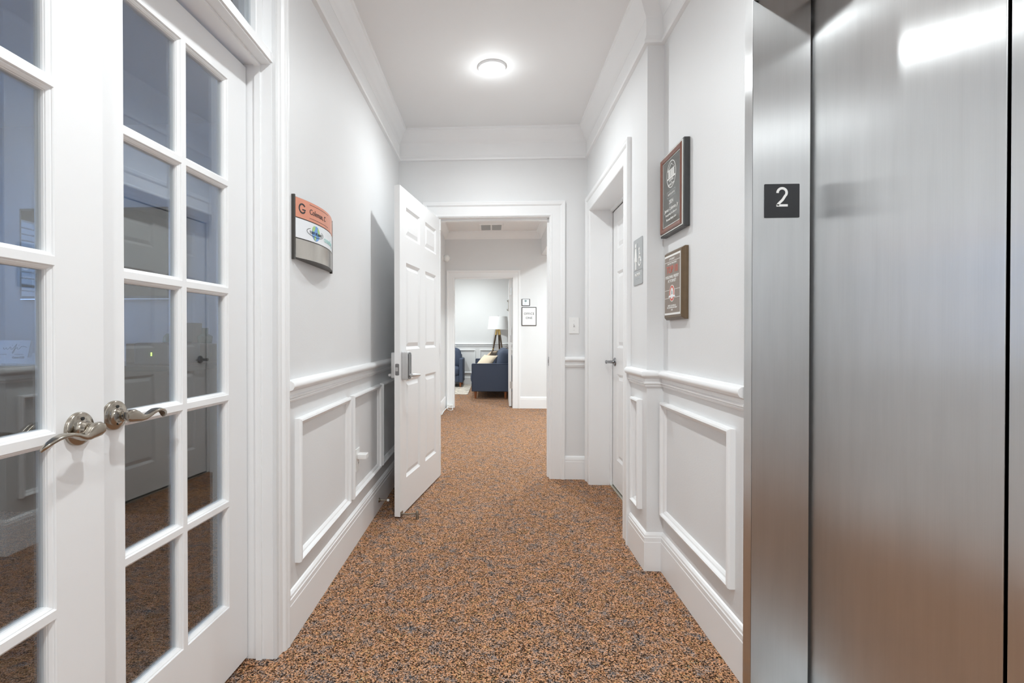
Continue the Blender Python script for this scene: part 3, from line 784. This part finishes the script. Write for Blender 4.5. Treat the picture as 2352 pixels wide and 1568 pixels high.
build('columns_logo', g, INKW, pp)
text('lettering', 'LAWYERS', .0125, INKW, P1, cx, .236, Z0, pp)
text('lettering', 'OF', .008, INKW, P1, cx, .2265, Z0, pp)
text('lettering', 'DISTINCTION', .0125, INKW, P1, cx, .217, Z0, pp)
g = MB(P1); g.sweep(rect4(cx-.050, cx+.050, .162, .190), [(0, Z0), (0, Z1), (.0015, Z1), (.0015, Z0)], lambda a, b, h: (a, b, h), True)
build('star_box', g, SGRAY, pp)
g = MB(P1)
for i in range(5): g.prism(star(cx-.034+.017*i, .1755, .0068), Z0, Z1)
build('five_stars', g, INKW, pp)
text('lettering', '2024', .026, INKW, P1, cx, .140, Z0, pp)
text('lettering', 'James Coleman, Jr', .0225, INKW, P1, cx, .110, Z0, pp)
text('lettering', 'Recognizing Excellence in', .0135, INKW, P1, cx, .088, Z0, pp)
text('lettering', 'Personal Injury Law', .0155, INKW, P1, cx, .066, Z0, pp)

P2 = frame((XN, 2.366, 1.204), (0, -1, 0), (-1, 0, 0)); W2, H2 = .228, .310
p2 = empty('wall_plaque', (XN-.01, 2.25, 1.204), 'smaller brown wooden TOP 10 attorney plaque, lower of two', 'plaque', 'award plaques on the right wall')
m = MB(P2); ch = .016
m.loops([[(0, 0, 0), (W2, 0, 0), (W2, H2, 0), (0, H2, 0)], [(0, 0, .014), (W2, 0, .014), (W2, H2, .014), (0, H2, .014)], [(.012, .010, .027), (W2-.012, .010, .027), (W2-.012, H2-.010, .027), (.012, H2-.010, .027)]], True, True, True)
build('walnut_board', m, PLAQUEW, p2, bevel=.002)
pw = build('white_border', MB(P2).box(.018, W2-.018, .022, H2-.020, .0265, .028), INKW, p2)
pp2 = build('brown_plate', MB(P2).box(.023, W2-.023, .031, H2-.029, .028, .0288), PLBROWN, p2)
cx = W2/2; Z0, Z1 = .0288, .0293
text('lettering', 'ATTORNEY', .0125, INKW, P2, cx, .269, Z0, pp2)
text('lettering', '&', .009, INKW, P2, cx, .2595, Z0, pp2)
text('lettering', "PRACTICE MAGAZINE'S", .0105, INKW, P2, cx, .250, Z0, pp2)
for y, gap in ((.2585, .008), (.132, .033), (.096, .033)):
    for a, b in ((.023, cx-gap), (cx+gap, W2-.023)): build('white_line', MB(P2).box(a, b, y, y+.0017, Z0, Z1), INKW, pp2)
text('lettering', 'TOP 10', .046, INKR, P2, cx, .222, Z0, pp2, sx=.92)
text('lettering', 'PERSONAL INJURY', .0195, INKW, P2, cx, .190, Z0, pp2)
text('lettering', 'ATTORNEY', .0195, INKW, P2, cx, .172, Z0, pp2)
sl = build('seal', MB(P2).disc(cx, .117, .032, .037, Z0, Z1, 36), INKW, pp2)
build('seal_band', MB(P2).ring(cx, .117, .029, .034, .009, Z1, Z1+.0004, 36), INKR, sl)
g = MB(P2); g.prism([(cx-.010, .112), (cx+.010, .112), (cx+.007, .126), (cx+.002, .130), (cx, .138), (cx-.002, .130), (cx-.007, .126)], Z1, Z1+.0005); build('dome', g, SGRAY, sl)
build('ribbon', MB(P2).prism([(cx-.042, .098), (cx-.034, .108), (cx+.034, .108), (cx+.042, .098), (cx+.034, .100), (cx-.034, .100)], Z1, Z1+.0009), SWHITE, sl)
text('lettering', 'JAMES COLEMAN, JR', .0108, INKW, P2, cx, .062, Z0, pp2)
text('lettering', 'THE COLEMAN LAW GROUP', .0094, INKW, P2, cx, .053, Z0, pp2)
text('lettering', '2024', .0098, INKW, P2, cx, .043, Z0, pp2)

# ------------------------------------------------------------------ far wall signs
MO1 = frame((.450, YF, 1.294), (1, 0, 0), (0, -1, 0))
s1 = tag(build('room_sign', MB(MO1).prism(rrect(0, .231, 0, .293, .008), 0, .010), SFRAME, bevel=.002), 'white OFFICE ONE sign with dark border on the far wall', 'sign')
fc = build('sign_face', MB(MO1).prism(rrect(.011, .220, .011, .282, .004), .010, .0112), PAPER, s1)
text('lettering', 'OFFICE', .047, INKB, MO1, .1155, .187, .0112, fc, spacing=1.1)
text('lettering', 'ONE', .047, INKB, MO1, .1155, .121, .0112, fc, spacing=1.1)
MO2 = frame((.450, YF, 1.606), (1, 0, 0), (0, -1, 0))
s2 = tag(build('room_sign', MB(MO2).prism(rrect(0, .130, 0, .108, .006), 0, .010), SFRAME, bevel=.002), 'small framed emblem sign above the OFFICE ONE sign', 'sign')
fc = build('sign_face', MB(MO2).prism(rrect(.012, .118, .008, .102, .003), .010, .0112), SWHITE, s2)
g = MB(MO2); g.prism([(.040, .078), (.062, .055), (.084, .078), (.062, .094)], .0112, .0116); build('emblem', g, plain('emblem_greygreen', (.25, .34, .34), .5, noise=.1), fc)
g = MB(MO2); g.box(.025, .070, .026, .030, .0112, .0115); build('text_line', g, SGRAY, fc)

# ------------------------------------------------------------------ switch, outlet, night light, door stop
MSw = frame((.601, YB, 1.151), (1, 0, 0), (0, -1, 0))
sw = tag(build('light_switch', MB(MSw).prism(rrect(0, .079, 0, .127, .003), 0, .006), PLASTIC, bevel=.002), 'white toggle light switch on the grey cross wall', 'light switch')
build('toggle_slot', MB(MSw).box(.0345, .0445, .052, .076, .006, .0066), SGRAY, sw)
tg = MB(MSw); tg.loops([[(.0355, .055, .006), (.0435, .055, .006), (.0435, .073, .006), (.0355, .073, .006)], [(.0365, .068, .018), (.0425, .068, .018), (.0425, .074, .017), (.0365, .074, .017)]], True, True, True)
build('toggle', tg, PLASTIC, sw)
for y in (.1005, .0265): build('screw', MB(MSw).disc(.0395, y, .0025, .0025, .006, .0068, 12), SATIN, sw)

MOu = frame((XL, 2.700, .383), (0, 1, 0), (1, 0, 0))
ou = tag(build('wall_outlet', MB(MOu).prism(rrect(0, .078, 0, .124, .003), 0, .006), PLASTIC, bevel=.002), 'white duplex wall outlet low on the left wall', 'outlet')
for y in (.040,):
    rc = build('receptacle', MB(MOu).prism(rrect(.022, .056, y-.017, y+.017, .012), .006, .0072), PLASTIC, ou)
    build('slots', MB(MOu).box(.031, .0335, y-.002, y+.008, .0072, .0076).box(.044, .0465, y-.002, y+.008, .0072, .0076), DARKSLOT, rc)
nl = tag(build('plug_in_device', MB(MOu).prism(rrect(.012, .066, .068, .096, .004), .0062, .058), PLASTIC, bevel=.004), 'small white box plugged into the low left wall outlet', 'plug-in device')

st = empty('door_stop', (XL+.016, 3.20, .065), 'dark bronze door stop with white tip on the left baseboard', 'door stop')
g = MB(); g.lathe([(.016, 0), (.015, .003), (.008, .010), (.0052, .022), (.0050, .056)], 18, o=(XL+.016, 3.20, .066), ax=(1, 0, 0)); build('stem', g, BRONZE, st, smooth=50)
g = MB(); g.lathe([(.0085, .054), (.0085, .066), (.006, .068)], 16, o=(XL+.016, 3.20, .066), ax=(1, 0, 0)); build('rubber_tip', g, PLASTIC, st, smooth=50)

# ------------------------------------------------------------------ second hall details
vt = empty('ceiling_vent', (-.024, 7.505, CEIL-.01), 'white rectangular air vent in the second hall ceiling', 'vent')
g = MB(); vx0, vx1, vy0, vy1 = -.205, .157, 7.295, 7.715
g.box(vx0, vx1, vy0, vy0+.03, CEIL-.010, CEIL).box(vx0, vx1, vy1-.03, vy1, CEIL-.010, CEIL).box(vx0, vx0+.03, vy0+.03, vy1-.03, CEIL-.010, CEIL).box(vx1-.03, vx1, vy0+.03, vy1-.03, CEIL-.010, CEIL).box(-.034, -.014, vy0+.03, vy1-.03, CEIL-.010, CEIL)
build('vent_frame', g, CEILM, vt, bevel=.002)
g = MB()
for i in range(16):
    y = vy0+.036+i*.0225
    for a, b in ((vx0+.03, -.034), (-.014, vx1-.03)):
        c = [(a, y, CEIL-.002), (b, y, CEIL-.002), (b, y+.014, CEIL-.010), (a, y+.014, CEIL-.010)]
        g.loops([c, [(p[0], p[1]+.001, p[2]+.002) for p in c]], True, True, True)
build('louvres', g, SGRAY, vt)
sn = empty('wall_fixture', (XL+.02, 7.50, 2.25), 'small round white fixture high on left wall of second hall', 'wall fixture')
g = MB(); g.lathe([(.055, 0), (.055, .012), (.040, .02)], 24, o=(XL, 7.50, 2.315), ax=(1, 0, 0)); build('mounting_plate', g, PLASTIC, sn, smooth=40)
g = MB(); g.lathe([(.030, .015), (.050, .030), (.058, .055), (.050, .085), (.028, .104), (.0, .108)], 24, o=(XL, 7.50, 2.315), ax=(1, 0, -.15)); build('glass_dome', g, plain('frosted_dome', (.80, .81, .80), .25, noise=.03), sn, smooth=60)

bx = tag(build('junction_box', MB().box(-.725, -.625, 7.775, 7.826, .0, .062), PLASTIC, bevel=.006), 'small white box on carpet at the left foot of office doorway', 'box')
g = MB()
pts = [(-.700, 7.775, .03), (-.705, 7.72, .012), (-.69, 7.64, .007), (-.665, 7.57, .007), (-.630, 7.56, .007), (-.612, 7.62, .007), (-.625, 7.70, .010), (-.640, 7.74, .03), (-.650, 7.70, .055), (-.690, 7.62, .045), (-.730, 7.52, .010), (-.745+.012, 7.35, .008), (-.730, 7.1, .008)]
def smoothpts(P, k=6):
    Q = [Vector(p) for p in P]; out = []
    for i in range(len(Q)-1):
        p0, p1, p2, p3 = Q[max(i-1, 0)], Q[i], Q[i+1], Q[min(i+2, len(Q)-1)]
        for j in range(k):
            t = j/k; out.append(.5*((2*p1)+(p2-p0)*t+(2*p0-5*p1+4*p2-p3)*t*t+(-p0+3*p1-3*p2+p3)*t**3))
    return out+[Q[-1]]
g.tube(smoothpts(pts), .0055, 8)
tag(build('loose_cable', g, PLASTIC, smooth=60), 'loose white cable looped on the carpet by the far left corner', 'cable')

# ------------------------------------------------------------------ office furniture
def cushion(x0, x1, y0, y1, z0, z1, puff=.02, n=8):
    m = MB(); cx, cy, cz = (x0+x1)/2, (y0+y1)/2, (z0+z1)/2
    bm = m.bm
    bmesh.ops.create_cube(bm, size=2)
    bmesh.ops.subdivide_edges(bm, edges=bm.edges[:], cuts=n, use_grid_fill=True)
    hx, hy, hz = (x1-x0)/2, (y1-y0)/2, (z1-z0)/2; r = min(hx, hy, hz)*.55
    for v in bm.verts:
        p = Vector((v.co.x*hx, v.co.y*hy, v.co.z*hz))
        q = Vector((max(-hx+r, min(hx-r, p.x)), max(-hy+r, min(hy-r, p.y)), max(-hz+r, min(hz-r, p.z))))
        d = p-q
        if d.length > 1e-6: p = q+d.normalized()*r
        a, b, c = v.co
        bulge = Vector((a*(1-b*b)*(1-c*c), b*(1-a*a)*(1-c*c), c*(1-a*a)*(1-b*b)))*puff
        v.co = p+bulge+Vector((cx, cy, cz))
    return m
def tilt(mb, c, axis, deg):
    R = Matrix.Translation(c) @ Matrix.Rotation(math.radians(deg), 4, axis) @ Matrix.Translation(-Vector(c))
    bmesh.ops.transform(mb.bm, matrix=R, verts=mb.bm.verts); return mb
def taper_leg(x, y, z1, r0=.018, r1=.027, dx=0, dy=0, z0=0):
    m = MB(); m.loops([[(x+dx+r0*math.cos(a), y+dy+r0*math.sin(a), z0) for a in [2*PI*i/14 for i in range(14)]], [(x+r1*math.cos(a), y+r1*math.sin(a), z1) for a in [2*PI*i/14 for i in range(14)]]], True, True, True)
    return m
SX0, SX1, SY0, SY1 = -.385, .470, 9.0, 11.12
so = empty('sofa', (.05, 10.06, 0), 'navy blue fabric sofa seen from its arm end in the office', 'sofa')
build('seat_frame', MB().box(SX0+.03, SX1-.01, SY0+.11, SY1-.11, .135, .28), NAVY, so, bevel=.012)
for a, b in ((SY0, SY0+.11), (SY1-.11, SY1)):
    arm = build('arm', MB().box(SX0, SX1, a, b, .130, .635), NAVY, so, bevel=.014, seg=3)
    pg = MB()
    for y in (a-.001, b+.001):
        pg.tube([(SX0+.012, y, .14), (SX0+.008, y, .615), (SX0+.022, y, .628), (SX1-.022, y, .628), (SX1-.008, y, .615), (SX1-.012, y, .14)], .005, 8, up=(0, 1, 0))
    build('piping', pg, plain('piping_navy', (.03, .04, .07), .8, noise=.2), arm, smooth=60)
for i in range(3):
    L = (SY1-SY0-.22)/3; a = SY0+.11+L*i
    build('seat_cushion', cushion(SX0-.015, .20, a+.003, a+L-.003, .27, .46, .02), NAVY, so, smooth=80)
    build('back_cushion', tilt(cushion(.05, .27, a+.003, a+L-.003, .44, .86, .035), (.16, 0, .44), 'Y', 12), NAVY, so, smooth=80)
build('back_rest', MB().box(.285, SX1, SY0+.11, SY1-.11, .28, .70), NAVY, so, bevel=.02, seg=3)
for x, y in ((SX0+.07, SY0+.06), (SX1-.24, SY0+.06), (SX0+.07, SY1-.06), (SX1-.07, SY1-.06)):
    build('leg', taper_leg(x, y, .137), LEGW, so, smooth=50)
def pillow(w, h, t, n=20):
    m = MB(); G = []
    for side in (1, -1):
        R = []
        for i in range(n+1):
            row = []
            for k in range(n+1):
                u, v = -1+2*i/n, -1+2*k/n
                th = t*(max(0, (1-u*u)*(1-v*v)))**.55
                row.append(m.v((side*th/2, u*w/2*(1-.10*(1-v*v)), v*h/2*(1-.10*(1-u*u)))))
            R.append(row)
        for i in range(n):
            for k in range(n): m.f([R[i][k], R[i+1][k], R[i+1][k+1], R[i][k+1]])
    return m
pw1 = tilt(tilt(pillow(.44, .42, .15), (0, 0, 0), 'Y', 44), (0, 0, 0), 'Z', 36)
bmesh.ops.translate(pw1.bm, verts=pw1.bm.verts, vec=(-.150, 9.38, .625))
tag(build('throw_pillow', pw1, plain('cream_pillow', (.74, .62, .47), .85, noise=.06, nscale=100), smooth=80), 'cream throw pillow leaning near the front arm of the sofa', 'pillow', 'throw pillows on the sofa')
pw2 = tilt(tilt(pillow(.46, .42, .15), (0, 0, 0), 'Y', 36), (0, 0, 0), 'Z', -16)
bmesh.ops.translate(pw2.bm, verts=pw2.bm.verts, vec=(-.075, 9.86, .675))
tag(build('throw_pillow', pw2, BEIGE, smooth=80), 'tan throw pillow behind the cream pillow on the sofa', 'pillow', 'throw pillows on the sofa')

ac = empty('armchair', (-1.03, 11.25, 0), 'navy blue fabric armchair at the left edge of the office doorway', 'armchair')
AX0, AX1, AY0, AY1 = -1.42, -.655, 10.92, 11.60
build('seat_frame', MB().box(AX0+.09, AX1-.09, AY0+.02, AY1-.02, .12, .27), NAVY, ac, bevel=.012)
build('seat_cushion', cushion(AX0+.092, AX1-.092, AY0-.01, AY1-.18, .26, .45, .02), NAVY, ac, smooth=80)
build('back_cushion', tilt(cushion(AX0+.092, AX1-.100, AY1-.32, AY1-.14, .42, .85, .04), (0, AY1-.22, .42), 'X', -8), NAVY, ac, smooth=80)
build('back_rest', MB().box(AX0+.06, AX1-.06, AY1-.14, AY1, .27, .72), NAVY, ac, bevel=.02, seg=3)
for a, b in ((AX0, AX0+.09), (AX1-.09, AX1)):
    arm = build('arm', MB().box(a, b, AY0+.01, AY1-.02, .110, .640), NAVY, ac, bevel=.02, seg=3)
for x, y in ((AX0+.05, AY0+.05), (AX1-.06, AY0+.05), (AX0+.05, AY1-.06), (AX1-.06, AY1-.06)):
    build('leg', taper_leg(x, y, .122, z0=.0102), LEGW, ac, smooth=50)

tag(build('area_rug', MB().box(-2.1, -.485, 9.63, 11.62, 0, .010), RUG, bevel=.003), 'cream patterned area rug under the armchair', 'rug')

LX, LY = .122, 11.32
la = empty('floor_lamp', (LX, LY, 0), 'tripod floor lamp with white drum shade behind the sofa', 'lamp')
g = MB(); g.lathe([(.243, 0), (.205, .290)], 40, o=(LX, LY, 1.285), caps=False); g.lathe([(.203, .290), (.241, 0)], 40, o=(LX, LY, 1.285), caps=False)
build('lamp_shade', g, LINEN, la, smooth=40)
g = MB(); g.lathe([(.008, 0), (.008, .09), (.012, .10), (.006, .11)], 14, o=(LX, LY, 1.49)); build('finial', g, SATIN, la, smooth=40)
g = MB(); g.lathe([(.055, 0), (.055, .012), (.020, .016), (.012, .05), (.012, .16)], 20, o=(LX, LY, 1.265)); build('top_cap', g, BRASS, la, smooth=40)
for k in range(3):
    a = 2*PI*k/3+math.radians(195)
    p0 = Vector((LX+.035*math.cos(a), LY+.035*math.sin(a), 1.27)); p1_ = Vector((LX+.285*math.cos(a), LY+.285*math.sin(a), 0))
    g = MB(); g.tube([p0, p0.lerp(p1_, .5), p1_], [.019, .019, .014], 12); lg = build('leg', g, WALNUT, la, smooth=50)
    g = MB(); g.tube([p0+(p1_-p0)*-.01, p0.lerp(p1_, .085)], .023, 12); build('brass_collar', g, BRASS, lg, smooth=50)
    g = MB(); g.tube([p0.lerp(p1_, .33), p0.lerp(p1_, .345)], .0205, 12); build('brass_band', g, BRASS, lg, smooth=50)

# ------------------------------------------------------------------ reception behind the french doors
wn = empty('window_1', (-4.66, 2.2, .95), 'bright blue daylight window with blinds in the reception room', 'window', None, 'structure')
g = MB(); g.box(-4.72, -4.60, 1.45, 1.50, .95, 2.32).box(-4.72, -4.60, 2.90, 2.95, .95, 2.32).box(-4.72, -4.60, 1.50, 2.90, .95, 1.0).box(-4.72, -4.60, 1.50, 2.90, 2.27, 2.32).box(-4.70, -4.66, 1.50, 2.90, 1.62, 1.65)
build('window_frame', g, TRIM, wn)
build('pane', MB().box(-4.685, -4.680, 1.50, 2.90, 1.0, 2.27), GLASS, wn)
g = MB()
for i in range(20):
    z = 1.02+i*.062
    c = [(-4.648, 1.51, z), (-4.648, 2.89, z), (-4.622, 2.89, z+.003), (-4.622, 1.51, z+.003)]
    g.loops([c, [(p[0], p[1], p[2]+.003) for p in c]], True, True, True)
build('blind', g, BLIND, wn)

tv = empty('television', (-3.02, 3.72, 1.41), 'dark wall mounted television in the reception room behind the glass', 'television')
build('tv_case', MB().box(-3.668, -2.40, 3.700, 3.745, 1.41, 2.119), TVB, tv, bevel=.004)
build('tv_screen', MB().box(-3.650, -2.418, 3.6975, 3.7005, 1.440, 2.100), TVG, tv)
build('bezel_strip', MB().box(-3.655, -2.413, 3.690, 3.700, 1.412, 1.420), SATIN, tv)

rc = empty('reception_counter', (-2.85, 3.15, 0), 'dark wood reception counter behind the glass of french doors', 'counter')
build('counter_body', MB().box(-3.9, -1.95, 3.06, 3.56, 0, .91), COUNTER, rc, bevel=.004)
build('counter_top', MB().box(-3.95, -1.90, 3.01, 3.58, .91, .945), COUNTERTOP, rc, bevel=.006)
build('raised_ledge', MB().box(-2.56, -1.975, 3.36, 3.58, .945, 1.078), COUNTER, rc, bevel=.004)

MWi = frame((-3.322, 3.16, .946), (1, 0, 0), (0, -.97, .22))
wf = empty('wifi_sign', (-3.205, 3.17, .946), 'small white wifi password sign on the dark reception counter', 'sign')
wcd = build('sign_card', MB(MWi).box(0, .235, 0, .160, 0, .004), SWHITE, wf)
g = MB(MWi); Zs = (.004, .0046)
g.stroke([(.052, .112), (.058, .100), (.066, .098), (.074, .110), (.080, .098), (.090, .100), (.100, .116), (.106, .110), (.106, .100), (.116, .098), (.128, .112), (.142, .135), (.140, .120), (.128, .090), (.120, .074), (.126, .070), (.134, .088), (.136, .100), (.150, .112), (.152, .100), (.164, .100), (.178, .118), (.196, .118), (.216, .112)], .0022, *Zs)
g.disc(.112, .126, .002, .002, *Zs, 8).disc(.158, .126, .002, .002, *Zs, 8)
build('script_wifi', g, INKB, wcd)
text('lettering', 'PASSWORD', .011, SGRAY, MWi, .170, .063, .004, wcd)
text('lettering', 'NETWORK', .011, SGRAY, MWi, .060, .063, .004, wcd)
text('lettering', 'Guest1520', .019, INKB, MWi, .170, .043, .004, wcd)
wfs = MB(); wfs.box(-3.26, -3.15, 3.155, 3.215, .9452, .950); build('sign_foot', wfs, plain('clear_acrylic', (.5, .52, .55), .1, noise=.02), wf)
MCd = frame((-3.215, 3.13, .947), (1, 0, 0), (0, -.93, .36))
for i, lab in enumerate(('lowest white card fanned beside the wifi sign', 'middle white card fanned beside the wifi sign', 'highest white card fanned beside the wifi sign')):
    M2 = frame((-3.075+.016*i, 3.130+.018*i, .947+.0*i), (1, 0, 0), (0, -.93, .36))
    h = .046+.030*i
    cdn = tag(build('business_card', MB(M2).box(0, .16, 0, h, 0, .0015), PAPER), lab, 'card', 'cards on the reception counter')

pr = empty('printer', (-2.125, 3.17, .946), 'dark office printer with green lights on the reception counter', 'printer')
build('printer_body', MB().box(-2.265, -1.985, 3.04, 3.30, .946, 1.088), EQUIP, pr, bevel=.012)
g = MB()
for i in range(3): g.box(-2.149, -2.145, 3.034, 3.041, 1.007+.008*i, 1.011+.008*i)
build('status_lights', g, LED, pr)
tag(build('storage_box', MB().box(-2.185, -2.105, 3.40, 3.52, 1.079, 1.225), EQUIP, bevel=.004), 'tall grey box on the raised reception ledge', 'box')
g = MB(); g.lathe([(.04, 0), (.055, .01), (.05, .05), (.03, .07)], 20, o=(-2.29, 3.45, 1.079)); tag(build('glass_bowl', g, GREENGL, smooth=50), 'glass bowl left of the tall box on the reception ledge', 'bowl')
g = MB(); g.lathe([(.045, 0), (.05, .05), (.02, .07), (.022, .11)], 20, o=(-2.045, 3.45, 1.079)); tag(build('glass_jar', g, GREENGL, smooth=50), 'green glass jar at right end of the reception ledge', 'jar')

# ------------------------------------------------------------------ world + camera
wd = bpy.data.worlds.new('world'); bpy.context.scene.world = wd; wd.use_nodes = True
bg = wd.node_tree.nodes['Background']; bg.inputs['Color'].default_value = (.34, .54, 1, 1); bg.inputs['Strength'].default_value = 6.5

f = 1145.
psi = math.atan(55/f); phi = math.atan(8/f)
cam = bpy.data.cameras.new('camera'); co = bpy.data.objects.new('camera', cam); C.objects.link(co)
cam.sensor_width = 36; cam.lens = 36*f/2352
co.location = (0, 0, 1.13); co.rotation_euler = (PI/2-phi, 0, psi)
cam.shift_x = (1176-1077)/2352; cam.shift_y = -(784-780)/2352
cam.clip_start = .02
sc = bpy.context.scene; sc.camera = co
sc.cycles.max_bounces = 16; sc.cycles.diffuse_bounces = 9; sc.cycles.transparent_max_bounces = 24
vs = sc.view_settings
vs.view_transform = 'Standard'; vs.look = 'None'; vs.exposure = .40; vs.gamma = 1; vs.use_curve_mapping = False
